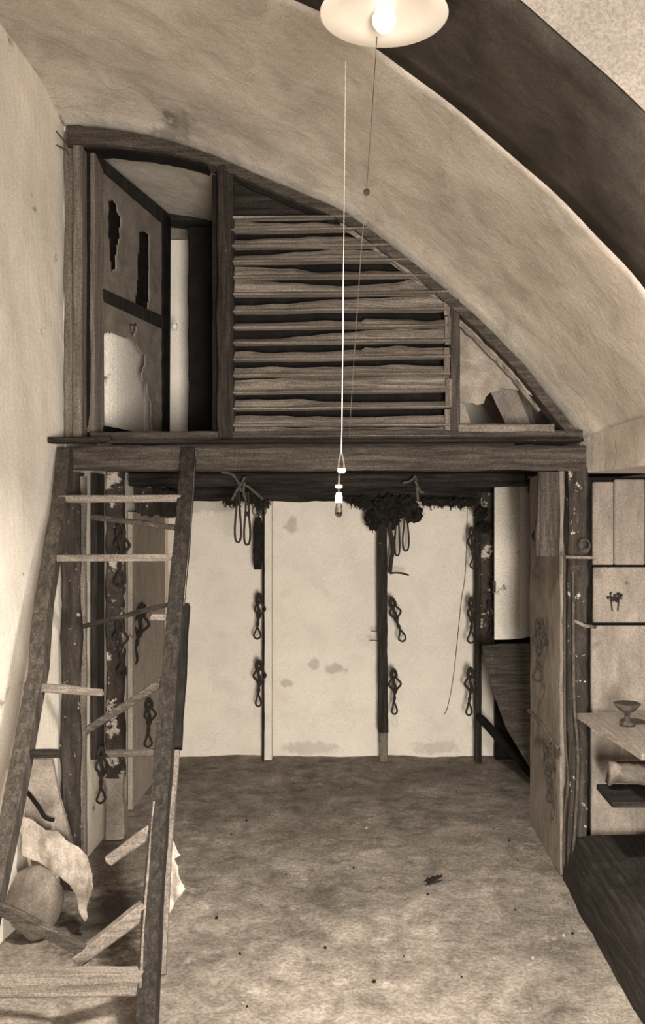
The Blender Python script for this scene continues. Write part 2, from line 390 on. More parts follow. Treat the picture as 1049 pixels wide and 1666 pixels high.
# curved rim
def rim(x0, x1, wid, dep, th, name, mat, off=0, seed=0):
    bm = bmesh.new(); pts = [v for v in crv([(a, b, 0) for a, b in ARC if x0-40 < a < x1+40], 5) if x0 <= v.x <= x1]
    rings = []
    for i, v in enumerate(pts):
        a = pts[max(0, i-1)]; b = pts[min(len(pts)-1, i+1)]; t_ = (b-a).normalized(); n_ = Vector((-t_.y, t_.x, 0))
        w = wid(v.x) if callable(wid) else wid
        off_ = off(v.x) if callable(off) else off; w0 = off_+1.5*nz((v.x*.03, 0, seed), 3); w1 = off_+w+2.5*nz((v.x*.04, 5, seed), 3)
        o_ = v+n_*w0; i_ = v+n_*w1
        A = P(o_.x, o_.y, dep); B = P(i_.x, i_.y, dep); e = Vector((0, th, 0))
        rings.append([A, B, B+e, A+e])
    add_loft(bm, rings); return finish(name, bm, mat, PT)
rim(105, 945, lambda x: 15+18*max(0, (330-x)/230), 3.93, .12, 'arch_rim', M['wm_x'], 0, 1)
rim(120, 352, 8, 3.96, .10, 'arch_rim_liner', M['black'], lambda x: 15+18*max(0, (330-x)/230), 2)
rim(352, 562, 13, 3.97, .05, 'arch_rim_liner', M['black'], 13, 4)
rim(745, 905, 6, 3.955, .03, 'rim_batten', M['wl_z'], 24, 3)
def vpost(name, x0, x1, y0, y1, d, th, mat, rough=.004, seed=0, parent=PT):
    bm = bmesh.new(); a = P((x0+x1)/2, y1, d); b = P((x0+x1)/2, y0, d); w = (x1-x0)/F*d
    add_beam(bm, a+Vector((0, th/2, 0)), b+Vector((0, th/2, 0)), w, th, up=(0, 1, 0), rough=rough, seed=seed); return finish(name, bm, mat, parent)
vpost('jamb', 104, 118, 214, 715, 3.97, .05, M['wl_z'], seed=1)
vpost('jamb', 118, 133, 236, 715, 3.93, .08, M['wl_z'], seed=2)
vpost('jamb_rebate', 133, 148, 244, 714, 4.0, .06, M['black'], seed=3)
vpost('post', 353, 379, 268, 714, 3.93, .10, M['wd_z'], .006, seed=4)
vpost('post', 733, 748, 487, 714, 3.94, .08, M['wm_z'], .005, seed=5)
vpost('post_edge', 345, 354, 285, 712, 4.0, .06, M['black'], seed=6)
bm = bmesh.new(); add_beam(bm, P(150, 712, 3.97), P(945, 709, 3.97), .07, .045, rough=.006, seed=7); finish('bottom_rail', bm, M['wm_x'], PT)
bm = bmesh.new(); add_beam(bm, P(180, 720, 3.915), P(945, 717, 3.915), .10, .012, rough=.004, seed=9); finish('sill_strip', bm, M['wd_x'], PT)
bm = bmesh.new(); add_beam(bm, P(745, 697, 3.95), P(900, 697, 3.95), .04, .035, rough=.004, seed=9); finish('corner_sill', bm, M['wl_x'], PT)
# dark top boards
bm = bmesh.new(); pts = [(378, 272)]+[(x, arc_at_x(x)+8) for x in range(390, 560, 15)]+[(566, 358), (378, 358)]
add_poly(bm, [P(x, y, 3.985) for x, y in pts], .03); finish('top_board', bm, M['wd_x'], PT)
bm = bmesh.new(); add_poly(bm, [P(x, y, 3.975) for x, y in [(380, 272), (400, 281), (445, 302), (380, 299)]], .02); finish('top_board', bm, M['wm_x'], PT)
# wavy slats
lines = [356, 382, 408, 432, 458, 485, 512, 538, 563, 589, 615, 642, 669, 694, 712]
for k in range(14):
    ya, yb = lines[k], lines[k+1]; x0 = 380+min(k, 3); x1 = min(730, arc_at_y(yb)-12); xt = min(730, arc_at_y(ya)-14)
    H = (yb-ya)/F*D0; tilt = -4.5 if k < 12 else -1
    bm = bmesh.new(); rings = []; n = 46
    for i in range(n+1):
        t_ = i/n; px = x0+(x1-x0)*t_; pt = x0+(xt-x0)*t_; zt = EYE-(ya+tilt*(px-380)/350-VY)/F*D0; X = (px-VX)/F*D0
        wv = .010*nz((X*1.0, k*3.7, 0), 2.6)+.003*nz((X, k, 4), 12); wz = .0035*nz((X, k*2.1, 9), 3.5)
        am = 1.0+.9*nz((X, k*1.9, 3), 1.6)
        gf = .36+.55*nz((X, k*1.9, 3), 1.5)+.12*nz((X, k, 7), 9)
        if k in (6, 8, 10) and X > .0: gf -= .22
        hh = -max(.05, min(.62, gf))*H
        prof = [(3.980, hh), (3.968, hh-.25*(H+hh)), (3.953, -.80*H), (3.940, -.93*H), (3.926, -H+.003), (3.924, -H), (3.930, -H-.003), (3.985, -H-.004), (4.0, -.8*H), (3.992, hh-.003)]
        rings.append([Vector((X+((pt-px)/F*D0)*max(0, min(1, 1+z/H)), y+(wv if y < 4.04 else 0), zt+z+wz)) for y, z in prof])
    add_loft(bm, rings); finish('slat', bm, M['slat'], PT)
# stepped end battens at the right of the slats
bm = bmesh.new(); bp_ = [(376, 352)]+[(x, arc_at_x(x)+6) for x in range(556, 736, 12)]+[(738, 714), (376, 714)]
add_poly(bm, [P(x, y, 4.06) for x, y in bp_], .02); finish('shade_sheet', bm, M['black'], PT)  # black sheet added behind the slats so their gaps look shaded
bm = bmesh.new(); add_beam(bm, P(380, 356, 3.95), P(571, 354, 3.95), .05, .008, rough=.003, seed=4); finish('slat_edge', bm, M['slat'], PT)
bm = bmesh.new(); rings = []
for i in range(16):
    px = 556+(726-556)*i/15; y = arc_at_x(px)+13; w = 13+3*nz((px*.05, 0, 0), 2); rings.append([P(px, y, 3.955), P(px-4, y+w, 3.96), P(px-4, y+w, 4.0), P(px, y, 4.0)])
add_loft(bm, rings); finish('edge_lining', bm, M['slat'], PT)
for k, (x, y0, y1) in enumerate([(727, 486, 512), (729, 515, 560), (727, 566, 610), (730, 616, 662), (728, 666, 700)]):
    vpost('end_block', x-5, x+5, y0, y1, 3.94, .03, M['wl_z'], .003, seed=k)
bm = bmesh.new(); add_beam(bm, P(640, 420, 3.95), P(722, 480, 3.95), .03, .035, rough=.008, seed=2, up=(0, 0, 1)); finish('end_block', bm, M['slat'], PT)
# triangular corner: torn canvas over a dark gap
bm = bmesh.new()
rp = [(x, arc_at_x(x)) for x in range(752, 880, 12)]
top = [(x-12, y+16) for x, y in rp]
pts = [(748, 505)]+[p for p in top if p[0] > 750]+[(869, 646), (858, 640), (848, 636), (830, 633), (816, 631), (809, 636), (797, 639), (790, 646), (787, 656), (776, 659), (768, 655), (758, 657), (748, 654)]
add_poly(bm, [P(x, y, 4.0) for x, y in pts], .008); finish('corner_canvas', bm, M['canvas2'], PT)
bm = bmesh.new(); add_poly(bm, [P(x, y, 3.99) for x, y in [(748, 654), (757, 662), (766, 690), (748, 692)]], .008); finish('corner_canvas', bm, M['canvas'], PT)
bm = bmesh.new(); rings = []
for i in range(9):
    t_ = i/8; rings.append([P(796+30*t_, 634+64*t_, 4.15), P(815+34*t_, 630+70*t_, 4.11), P(838+30*t_, 630+72*t_, 4.13), P(856+18*t_, 636+64*t_, 4.22), P(856+18*t_, 636+64*t_, 4.26), P(796+30*t_, 634+64*t_, 4.2)])
add_loft(bm, rings)
tag(finish('leaning_board', bm, M['canvas']), 'curved pale board leaning inside the torn corner opening of the partition', 'board')

# ------------------------------------------------------------------ open loft door, hinged on the left jamb
HX, HY, EX, EYd = -1.17, 4.02, -1.03, 4.83
def leaf(px, py, off=0):
    k = (px-VX)/F; t_ = (k*HY-HX)/((EX-HX)-k*(EYd-HY)); d = HY+(EYd-HY)*t_
    n_ = Vector((EYd-HY, -(EX-HX), 0)).normalized()
    return Vector((HX+(EX-HX)*t_, d, EYE-(py-VY)/F*d))+n_*off
DT = thing('loft_door', 'open loft door covered in torn canvas, swung inward at the left', 'door', (HX, HY, 1.95))
def leafbar(name, pts, mat, th=.035):
    bm = bmesh.new(); n_ = Vector((EYd-HY, -(EX-HX), 0)).normalized()*(-th)
    add_poly(bm, [leaf(x, y, .012) for x, y in pts], 1, n_) if False else None
    a = [leaf(x, y, .014) for x, y in pts]
    A = [bm.verts.new(p) for p in a]; B = [bm.verts.new(p+n_) for p in a]; m = len(a)
    bm.faces.new(A); bm.faces.new(B)
    for i in range(m): bm.faces.new((A[i], A[(i+1) % m], B[(i+1) % m], B[i]))
    return finish(name, bm, mat, DT)
leafbar('stile', [(149, 247), (163, 258), (165, 703), (149, 703)], M['wl_z'])
leafbar('stile', [(262, 345), (274, 356), (272, 722), (262, 722)], M['black'])
leafbar('top_rail', [(149, 247), (272, 349), (272, 372), (163, 278)], M['wd_z'])
leafbar('middle_rail', [(163, 470), (262, 515), (262, 535), (163, 489)], M['wd_z'])
leafbar('bottom_rail', [(163, 692), (262, 712), (262, 728), (163, 710)], M['black'])
def leafcloth(name, quad, holes, mat, seed):
    """canvas sheet with real tears"""
    x0, x1 = quad[0], quad[1]; bm = bmesh.new(); nx, ny = 50, 90; V = {}
    topf, botf = quad[2], quad[3]
    for i in range(nx+1):
        px = x0+(x1-x0)*i/nx
        for j in range(ny+1):
            a, b = topf(px), botf(px); py = a+(b-a)*j/ny
            V[i, j] = (px, py, leaf(px, py, .004*nz((px*.03, py*.03, seed), 2)))
    W_ = {k: bm.verts.new(v[2]) for k, v in V.items()}
    for i in range(nx):
        for j in range(ny):
            c = (V[i, j][0]+V[i+1, j+1][0])/2, (V[i, j][1]+V[i+1, j+1][1])/2
            if any(inside(c, h) for h in holes): continue
            bm.faces.new((W_[i, j], W_[i+1, j], W_[i+1, j+1], W_[i, j+1]))
    bmesh.ops.delete(bm, geom=[v for v in bm.verts if not v.link_faces], context='VERTS')
    o = finish(name, bm, mat, DT, smooth=True)
    md = o.modifiers.new('thickness', 'SOLIDIFY'); md.thickness = .003
    return o
leafback = None
lin = lambda xa, ya, xb, yb: (lambda x: ya+(yb-ya)*(x-xa)/(xb-xa))
leafcloth('upper_canvas', (160, 264, lin(163, 268, 264, 355), lin(163, 476, 264, 522)),
    [[(176, 328), (184, 327), (190, 335), (189, 345), (195, 352), (194, 380), (189, 405), (186, 438), (181, 442), (178, 400)],
     [(227, 378), (233, 376), (242, 384), (241, 420), (242, 470), (239, 503), (220, 494), (224, 450)]], M['canvas'], 1)
leafcloth('lower_canvas', (160, 264, lin(163, 486, 264, 532), lin(163, 702, 264, 722)),
    [[(163, 543), (178, 541), (192, 546), (208, 550), (218, 560), (226, 572), (236, 580), (235, 592), (229, 606), (228, 618), (238, 624), (237, 640), (243, 655), (245, 708), (163, 696)],
     [(213, 527), (222, 526), (220, 538), (215, 546), (211, 539)]], M['canvas'], 2)
bm = bmesh.new(); A = [leaf(x, y, -.03) for x, y in [(165, 300), (258, 380), (258, 510), (165, 470)]]
add_poly(bm, A, .01, (-1, .1, 0)); finish('shade_sheet', bm, M['black'], DT)  # black sheet added behind the slits in place of shade
bm = bmesh.new(); rings = []
for i in range(13):
    t_ = i/12; px = 158+76*t_; d = 4.42+.45*t_**2.4; rings.append([P(px, 530, d), P(px, 730, d), P(px, 730, d+.01), P(px, 530, d+.01)])
add_loft(bm, rings); tag(finish('bulging_canvas', bm, M['leftlow'], smooth=False), 'pale bulging canvas seen through the torn lower half of the loft door', 'cloth')
# beam at the top of the loft's back wall
bm = bmesh.new(); add_beam(bm, P(250, 353, 4.95), P(420, 372, 4.95), .10, .07, rough=.006, seed=12)
tag(finish('wall_plate', bm, M['wd_x']), 'dark sloping timber on the wall inside the loft, behind the open door', 'beam')
bm = bmesh.new(); add_beam(bm, P(331, 713, 4.75), P(331, 372, 4.75), .15, .05, up=(0, 1, 0), rough=.006, seed=14)  # black board added for the shadow on the loft's back wall
tag(finish('loft_shade_board', bm, M['black']), 'upright black board added as shade inside the loft, right of the pale strip', 'board')
for k, (x, y) in enumerate([(284, 531)]):
    bm = bmesh.new(); add_lathe(bm, P(x, y, 4.83), [(0, -.02), (.012, -.017), (.018, 0), (.012, .017), (0, .02)], 14)
    tag(finish('door_knob', bm, M['ceramic'], smooth=True), 'small white round knob beside the open loft door edge', 'knob')
# wire ends poking out at the top left corner
bm = bmesh.new()
for a in ([(76, 195), (90, 212), (108, 233)], [(92, 236), (108, 244), (112, 252)]):
    add_tube(bm, [P(x, y, 3.93) for x, y in a], .003, 6)
tag(finish('bent_wire', bm, M['metal']), 'bent dark wires at the top left corner of the partition', 'wire')

# ------------------------------------------------------------------ posts in the lower room
def pole(name, x0, x1, ytop, ybot, d, th, mat, label, rough=.006, seed=0, lean=0, group=None):
    bm = bmesh.new(); a = P((x0+x1)/2, ybot, d); b = P((x0+x1)/2+lean, ytop, d); w = (x1-x0)/F*d
    add_beam(bm, a+Vector((0, th/2, 0)), b+Vector((0, th/2, 0)), w, th, up=(0, 1, 0), rough=rough, seed=seed, fr=5)
    return tag(finish(name, bm, mat), label, 'post', group)
zb = lambda d: VY+EYE*F/d
t = thing('left_post', 'thick rough post with whitewash flakes, behind the ladder on the left', 'post', P(122, zb(3.96), 3.96)); t.name = 'post'
bm = bmesh.new(); a = P(119, zb(3.96), 3.96); add_beam(bm, a, P(119, 769, 3.96), .080, .09, up=(0, 1, 0), rough=.012, seed=21, fr=5); finish('shaft', bm, M['mottle_dark'], t)
bm = bmesh.new(); add_beam(bm, P(136, 1395, 3.96), P(136, 775, 3.96), .022, .03, up=(0, 1, 0), rough=.004, seed=22); finish('edge_batten', bm, M['wl_z'], t)
t = thing('post', 'second dark left post, its foot coated in thick whitewash', 'post', P(188, zb(4.55), 4.55))
bm = bmesh.new(); add_beam(bm, P(188, 1262, 4.55), P(188, 768, 4.55), .080, .08, up=(0, 1, 0), rough=.012, seed=23); finish('shaft', bm, M['mottle'], t)
bm = bmesh.new(); add_beam(bm, P(190, zb(4.55), 4.55), P(188, 1255, 4.55), .092, .10, up=(0, 1, 0), rough=.02, seed=24); finish('whitewashed_foot', bm, M['rag'], t)
bm = bmesh.new(); add_box(bm, XL, XL+.03, 4.28, 4.40, .45, 1.78)
tag(finish('wall_batten', bm, M['wd_z']), 'dark upright board on the left wall between the two left posts', 'board')
bm = bmesh.new(); add_box(bm, XL, XL+.025, 4.96, 5.78, .0, 1.60)
tag(finish('wall_panel', bm, M['panel']), 'grey upright board panel on the left wall, behind the ladder', 'panel')
bm = bmesh.new(); add_beam(bm, (-1.2, 5.05, 1.66), (-1.22, 5.9, 1.66), .1, .16, rough=.03, seed=31, fr=9)
tag(finish('wall_timber', bm, M['mottle_dark']), 'ragged dark timber high on the left wall under the loft', 'beam')
# back wall posts
t = thing('post', 'slim pale whitewashed post on the back wall, leftmost of three', 'post', P(436, zb(5.98), 5.98))
bm = bmesh.new(); add_beam(bm, P(436, zb(5.98), 5.99), P(436, 800, 5.99), .055, .07, up=(0, 1, 0), rough=.003, seed=25); finish('shaft', bm, M['back'], t)
bm = bmesh.new(); add_beam(bm, P(428.5, zb(5.95), 5.95), P(429, 812, 5.95), .012, .05, up=(0, 1, 0), rough=.003, seed=26); finish('edge_strip', bm, M['black'], t)
t = thing('post', 'dark square post with a pale foot, middle of the white back wall', 'post', P(623, zb(5.9), 5.9))
bm = bmesh.new(); add_beam(bm, P(623, 1190, 5.93), P(621, 800, 5.93), .062, .07, up=(0, 1, 0), rough=.006, seed=27); finish('shaft', bm, M['wd_z'], t)
bm = bmesh.new(); add_beam(bm, P(624, zb(5.93), 5.94), P(624, 1185, 5.94), .055, .06, up=(0, 1, 0), rough=.006, seed=28); finish('pale_foot', bm, M['wl_z'], t)
t = thing('post', 'dark post with a flaking whitewashed right side, rightmost on the back wall', 'post', P(785, zb(5.9), 5.9))
bm = bmesh.new(); add_beam(bm, P(777, zb(5.9), 5.93), P(777, 800, 5.93), .04, .08, up=(0, 1, 0), rough=.005, seed=29); finish('shaft', bm, M['wd_z'], t)
bm = bmesh.new(); add_beam(bm, P(792, 1048, 5.90), P(792, 800, 5.90), .085, .06, up=(0, 1, 0), rough=.006, seed=30); finish('side_board', bm, M['mottle'], t)
# rounded plaster pier in the right bay
bm = bmesh.new(); prof = [(.803, 5.60), (.82, 5.60)]+[(.82+.25*math.sin(a), 5.85-.25*math.cos(a)) for a in [math.pi/2*i/14 for i in range(1, 15)]]+[(1.07, 6.05), (.87, 6.05)]
add_loft(bm, [[Vector((x, y, z)) for x, y in prof] for z in (.825, 1.2, 1.80)])
struct(finish('wall_right_pier', bm, M['leftlow'], smooth=False, origin=(.9, 5.8, .8)))
bm = bmesh.new(); add_box(bm, .858, 1.5, 5.96, 5.99, 0, .82)  # black board standing in for the dark depth of the bay
tag(finish('bay_shade_board', bm, M['black']), 'low black board added as shade in the far right corner behind the leaning board', 'boarding')
# dark leaning boards below it
bm = bmesh.new(); add_poly(bm, [P(784, 1052, 5.5), P(812, 1048, 5.5), P(880, 1047, 5.5), P(910, 1290, 5.02), P(870, 1262, 5.1), P(850, 1230, 5.14), P(823, 1184, 5.24), P(801, 1123, 5.36)], .02)
tag(finish('leaning_board', bm, M['wm_x']), 'wide dark brown board leaning in the shadowy bay right of the back wall', 'board')
bm = bmesh.new(); add_beam(bm, P(781, 1168, 5.78), P(868, 1262, 5.40), .04, .045, rough=.004, seed=33)
tag(finish('sloping_batten', bm, M['black']), 'dark sloping batten low in the bay, right of the rightmost back post', 'batten')

# ------------------------------------------------------------------ right-hand board and front post
bm = bmesh.new()
n = 26; ring = []
for i in range(n+1):
    z = -.0+1.78*i/n; a = .006*nz((0, 0, z), 6, 4); b = .006*nz((3, 0, z), 7, 5)
    ring.append([Vector((XR+a, 4.78+b*2, z)), Vector((XR+b, 4.062, z)), Vector((XR+.05+b, 4.062, z)), Vector((XR+.05+a, 4.78, z))])
add_loft(bm, ring)
tag(finish('side_board', bm, M['sideb']), 'wide pale weathered board wall receding beside the right front post', 'board')
t = thing('post', 'thick dark rough post at the right front corner under the loft', 'post', (.925, 4.02, 0))
bm = bmesh.new(); add_beam(bm, (.925, 4.0, 0), (.93, 4.0, 1.79), .085, .09, up=(0, 1, 0), rough=.014, seed=41, fr=5); finish('shaft', bm, M['mottle_dark'], t)
bm = bmesh.new(); add_beam(bm, P(888, 905, 3.96), P(892, 768, 3.96), .09, .03, up=(0, 1, 0), rough=.006, seed=42); finish('head_board', bm, M['wm_z'], t)
bm = bmesh.new(); add_tube(bm, crv([P(918, 908, 3.93), P(918, 1050, 3.93), P(919, 1200, 3.93), P(924, 1270, 3.93), P(918, 1330, 3.93), P(917, 1410, 3.93)]), .006, 8)
tag(finish('conduit', bm, M['wm_z'], smooth=True), 'thin pale pipe running down the front of the right post', 'pipe')
bm = bmesh.new(); add_tube(bm, crv([P(932, 930, 3.93), P(933, 1050, 3.93), P(934, 1145, 3.93), P(940, 1220, 3.93), P(938, 1300, 3.93), P(932, 1390, 3.93)]), .007, 8)
tag(finish('conduit', bm, M['metal'], smooth=True), 'bent dark pipe running down the right post beside the pale pipe', 'pipe')
bm = bmesh.new(); add_beam(bm, P(918, 906, 3.94), P(966, 907, 3.94), .06, .012, rough=.003, seed=2)
tag(finish('small_shelf', bm, M['wl_x']), 'small thin ledge on the right post, under a wire coil', 'shelf')
bm = bmesh.new()
for k in range(3):
    c = P(951+k, 888-k, 3.90+.006*k); r = .028-.004*k
    add_tube(bm, [c+Vector((r*.8*math.cos(a), .008*math.sin(a), r*math.sin(a))) for a in [2*math.pi*i/20 for i in range(20)]], .0025, 6, closed=True)
tag(finish('wire_coil', bm, M['cord_l'], smooth=True), 'small coil of wire hanging over the ledge on the right post', 'coil')
bm = bmesh.new(); add_tube(bm, [P(934, 1010, 3.92), P(950, 1018, 3.91), P(968, 1020, 3.95)], .008, 8)
tag(finish('peg', bm, M['wl_x'], smooth=True), 'short wooden peg sticking from the right post towards the pale cupboard', 'peg')

# recess on the right: boarded cupboard front
t = thing('boarded_cupboard', 'pale boarded cupboard front in the recess right of the corner post', 'cupboard', (1.3, 4.10, 0))
def fbox(name, mat, x0, x1, y0, y1, d, th, rough=.003, seed=0):
    bm = bmesh.new(); a = P(x0, y0, d); b = P(x1, y1, d); add_box(bm, a.x, b.x, d, d+th, b.z, a.z)
    bmesh.ops.bevel(bm, geom=bm.edges[:], offset=.004, segments=1, affect='EDGES'); return finish(name, bm, mat, t)
fbox('door', M['cup'], 964, 998, 784, 919, 4.04, .03)
fbox('door', M['cup'], 999.5, 1049, 780, 919, 4.045, .03)
fbox('panel', M['cup'], 965, 1120, 923, 1013, 4.04, .03)
fbox('framing', M['black'], 950, 1200, 776, 1420, 4.08, .03)
fbox('lower_panel', M['cup'], 961, 1120, 1018, 1430, 4.04, .03)
fbox('panel', M['cup'], 1051, 1120, 780, 919, 4.04, .03)
bm = bmesh.new(); fb = P(1000, 975, 4.03)
for k in range(26):
    a = rnd(0, 6.28); r = rnd(.004, .03); c = fb+Vector((r*math.cos(a), 0, .01+r*math.sin(a)*.8))
    bmesh.ops.create_icosphere(bm, subdivisions=1, radius=rnd(.003, .008), matrix=Matrix.Translation(c))
add_tube(bm, [fb+Vector((-.02, 0, .02)), fb+Vector((-.012, 0, -.05))], .003, 5); add_tube(bm, [fb+Vector((.02, 0, .02)), fb+Vector((.012, 0, -.05))], .003, 5)
finish('carved_tuft', bm, M['wd_z'], t)
# plank shelf along the recess opening
bm = bmesh.new()
a, b = Vector((.915, 3.945, .74)), Vector((1.0, 3.3, .735))
rings = []
for i in range(15):
    p = a.lerp(b, i/14); wz = .004*nz(p, 9); rings.append([p+Vector((0, 0, -.022+wz)), p+Vector((0, 0, wz)), p+Vector((.5, 0, wz)), p+Vector((.5, 0, -.022+wz))])
add_loft(bm, rings)
tag(finish('plank_shelf', bm, M['wl_y']), 'pale plank shelf in the right recess, below the cupboard doors', 'shelf')
bm = bmesh.new(); c = P(1020, 1176, 3.72); c.z = .742
add_lathe(bm, c, [(0, 0), (.03, 0), (.03, .008), (.012, .015), (.010, .045), (.035, .062), (.055, .085), (.052, .088), (.03, .07), (0, .06)], 24)
tag(finish('footed_bowl', bm, M['metal'], smooth=True), 'dark footed bowl standing on the plank shelf at the right edge', 'bowl')
bm = bmesh.new(); rings = []
for i in range(13):
    u = i/12; rings.append([Vector((.99+.45*u, 3.62+.03*math.sin(u*9), .58+.03*nz((u, 0, 0), 4))), Vector((.99+.45*u, 3.7+.04*math.sin(u*11), .50+.03*nz((u, 3, 0), 5))), Vector((.99+.45*u, 3.76, .50)), Vector((.99+.45*u, 3.70, .60))])
add_loft(bm, rings)
tag(finish('cloth_bundle', bm, M['rag_dark'], smooth=True), 'crumpled light bundle beneath the plank shelf in the right recess', 'cloth')
bm = bmesh.new(); add_beam(bm, (1.27, 3.66, .475), (.96, 3.66, .475), .24, .02, rough=.003, seed=3); 
tag(finish('plank_shelf', bm, M['wd_x']), 'lower dark shelf in the right recess, beneath the light bundle', 'shelf')
# dark kerb at the foot
bm = bmesh.new(); ring = []
for i in range(40):
    y = 3.96-i*.05; h = .20+.015*nz((y, 0, 0), 3)+.014*nz((y, 1, 0), 14)
    o = .012*nz((0, y, 2), 5)
    ring.append([Vector((XR+.0+o, y, -.02)), Vector((XR+.015+o, y, h*.6)), Vector((XR+.04+o, y, h)), Vector((XR+.13, y, h+.01)), Vector((XR+.42, y, h+.015)), Vector((XR+.45, y, -.02))])
add_loft(bm, ring)
struct(finish('trim_1', bm, M['wd_y'], origin=(.9, 3, 0)))

# ------------------------------------------------------------------ ladder
LT0 = (4.0-.085, 1.88); LT1 = (2.60, 0.0)          # (depth, height) top and foot of the rails
def lad(px, py, off=0):
    """point of the ladder's plane seen at px, py"""
    # solve t: z(t) = EYE-(py-VY)/F*d(t)
    k = (py-VY)/F; d0, z0 = LT0; d1, z1 = LT1
    t_ = (z0-EYE+k*d0)/((z0-z1)-k*(d1-d0)); d = d0+(d1-d0)*t_
    return Vector(((px-VX)/F*d, d, z0+(z1-z0)*t_))+Vector((0, -1.88, 1.33)).normalized()*0+Vector((0, 1, .7)).normalized()*off
ladn = Vector((0, 1.88, -1.33)).normalized()       # faces away from the camera
LAD = thing('ladder', 'broken wooden ladder leaning on the loft beam, several rungs snapped', 'ladder', (-1.1, 2.6, 0))
def rail(pts, w, th, mat, seed, name='rail'):
    bm = bmesh.new(); P_ = [lad(x, y) for x, y in pts]
    # extend to the floor
    a, b = P_[-2], P_[-1]; s = b.z/(a.z-b.z) if a.z != b.z else 0
    P_.append(b+(b-a)*s)
    pts3 = []
    for p, q in zip(P_, P_[1:]):
        m = max(2, int((q-p).length/.05))
        for i in range(m): pts3.append(p.lerp(q, i/m))
    pts3.append(P_[-1]); rings = []
    for p in pts3:
        r_ = []
        for sx, sy in ((-1, -1), (-.86, -1.06), (.86, -1.06), (1, -1), (1, 1), (-1, 1)):
            q = p+Vector((sx*w/2, 0, 0))+Vector((0, .82, .57))*0+Vector((0, 1, 0))*(sy*th/2)
            q += Vector((.003*nz(q, 7, seed), .003*nz(q, 8, seed+1), 0)); r_.append(q)
        rings.append(r_)
    add_loft(bm, rings); return finish(name, bm, mat, LAD)
rail([(108, 729), (97, 830), (71, 985), (63, 1090), (24, 1300), (-18, 1500)], .055, .07, M['wm_z'], 1)
RR = rail([(307, 729), (303, 800), (287, 985), (272, 1160), (262, 1300), (247, 1500), (243, 1600)], .056, .06, M['wd_z'], 2)
# pale worn edge on the right rail, dark strip behind it
bm = bmesh.new(); add_tube(bm, [lad(x, y)+Vector((.0, -.0, 0)) for x, y in [(317, 735), (313, 800), (298, 985)]], .005, 4); finish('worn_edge', bm, M['wl_z'], RR)
bm = bmesh.new(); add_tube(bm, [lad(x, y)+Vector((0, -.028, 0)) for x, y in [(254, 1300), (241, 1450), (231, 1600)]], .006, 4); finish('worn_edge', bm, M['wl_z'], RR)
bm = bmesh.new(); pp = [lad(x, y)+Vector((0, .05, 0)) for x, y in [(277, 1228), (262, 1400), (252, 1600)]]
for p, q in zip(pp, pp[1:]): add_beam(bm, p, q, .045, .02, up=(0, 1, 0))
finish('rail_strip', bm, M['wl_z'], LAD)  # pale strip behind the lower right rail
bm = bmesh.new(); p, q = lad(294, 988)+Vector((0, .06, 0)), lad(279, 1226)+Vector((0, .06, 0)); add_beam(bm, p, q, .045, .04, up=(0, 1, 0), rough=.003, seed=5)
finish('rail_strip', bm, M['black'], LAD)
def rung(x0, y0, x1, y1, h, mat, o0=0, o1=0, d=.03, seed=0, taper=1, rough=.003, name='rung'):
    bm = bmesh.new(); a = lad(x0, y0)+Vector((0, o0, 0)); b = lad(x1, y1)+Vector((0, o1, 0))
    add_beam(bm, a, b, d, h, rough=rough, seed=seed, taper=taper, ragged=.006, fr=12); return finish(name, bm, mat, LAD)
rung(100, 812, 296, 811, .030, M['wl_x'], seed=1, d=.06)
rung(92, 908, 286, 907, .026, M['wl_x'], seed=2, d=.05)
rung(290, 859, 140, 841, .022, M['wm_x'], seed=3, o1=.1)
rung(284, 981, 124, 1024, .018, M['wd_x'], seed=4, o1=.1)
rung(276, 1004, 247, 1004, .022, M['wl_x'], seed=5)
rung(40, 1116, 168, 1127, .030, M['wl_x'], seed=6, taper=.8)
rung(268, 1106, 130, 1197, .030, M['wm_x'], seed=7, o1=.06, taper=.8)
rung(25, 1226, 98, 1226, .024, M['wd_x'], seed=8)
rung(264, 1224, 175, 1226, .024, M['wm_x'], seed=9, taper=.8)
rung(250, 1348, 165, 1418, .040, M['wl_x'], seed=10, o1=.10, taper=.85, d=.05)
rung(240, 1474, 112, 1583, .048, M['wl_x'], seed=11, o1=.08, taper=.8, d=.06)
rung(-20, 1466, 128, 1560, .040, M['wm_x'], seed=12, o1=.05, taper=.8)
rung(-48, 1600, 232, 1596, .072, M['wl_x'], seed=13, d=.05)

# ------------------------------------------------------------------ rags and sacks at lower left
def cloth(name, outline, dep, label, mat, cat='cloth', seed=0, amp=.03, th=.006):
    """crumpled sheet: outline in the plane, folds in depth"""
    xs = [p[0] for p in outline]; ys = [p[1] for p in outline]; x0, x1, y0, y1 = min(xs), max(xs), min(ys), max(ys)
    nx = max(8, int((x1-x0)/1.3)); ny = max(8, int((y1-y0)/1.3)); bm = bmesh.new(); V = {}
    for i in range(nx+1):
        for j in range(ny+1):
            px = x0+(x1-x0)*i/nx; py = y0+(y1-y0)*j/ny
            d = dep(px, py)+amp*nz((px*.02, py*.012, seed), 1.5)+amp*.4*nz((px*.05, py*.03, seed), 1.7)
            V[i, j] = (px, py, bm.verts.new(P(px, py, d)))
    for i in range(nx):
        for j in range(ny):
            c = (V[i, j][0]+V[i+1, j+1][0])/2, (V[i, j][1]+V[i+1, j+1][1])/2
            if inside(c, outline): bm.faces.new([V[q][2] for q in ((i, j), (i+1, j), (i+1, j+1), (i, j+1))])
    bmesh.ops.delete(bm, geom=[v for v in bm.verts if not v.link_faces], context='VERTS')
    o = finish(name, bm, mat, smooth=True); md = o.modifiers.new('thickness', 'SOLIDIFY'); md.thickness = th
    return tag(o, label, cat)
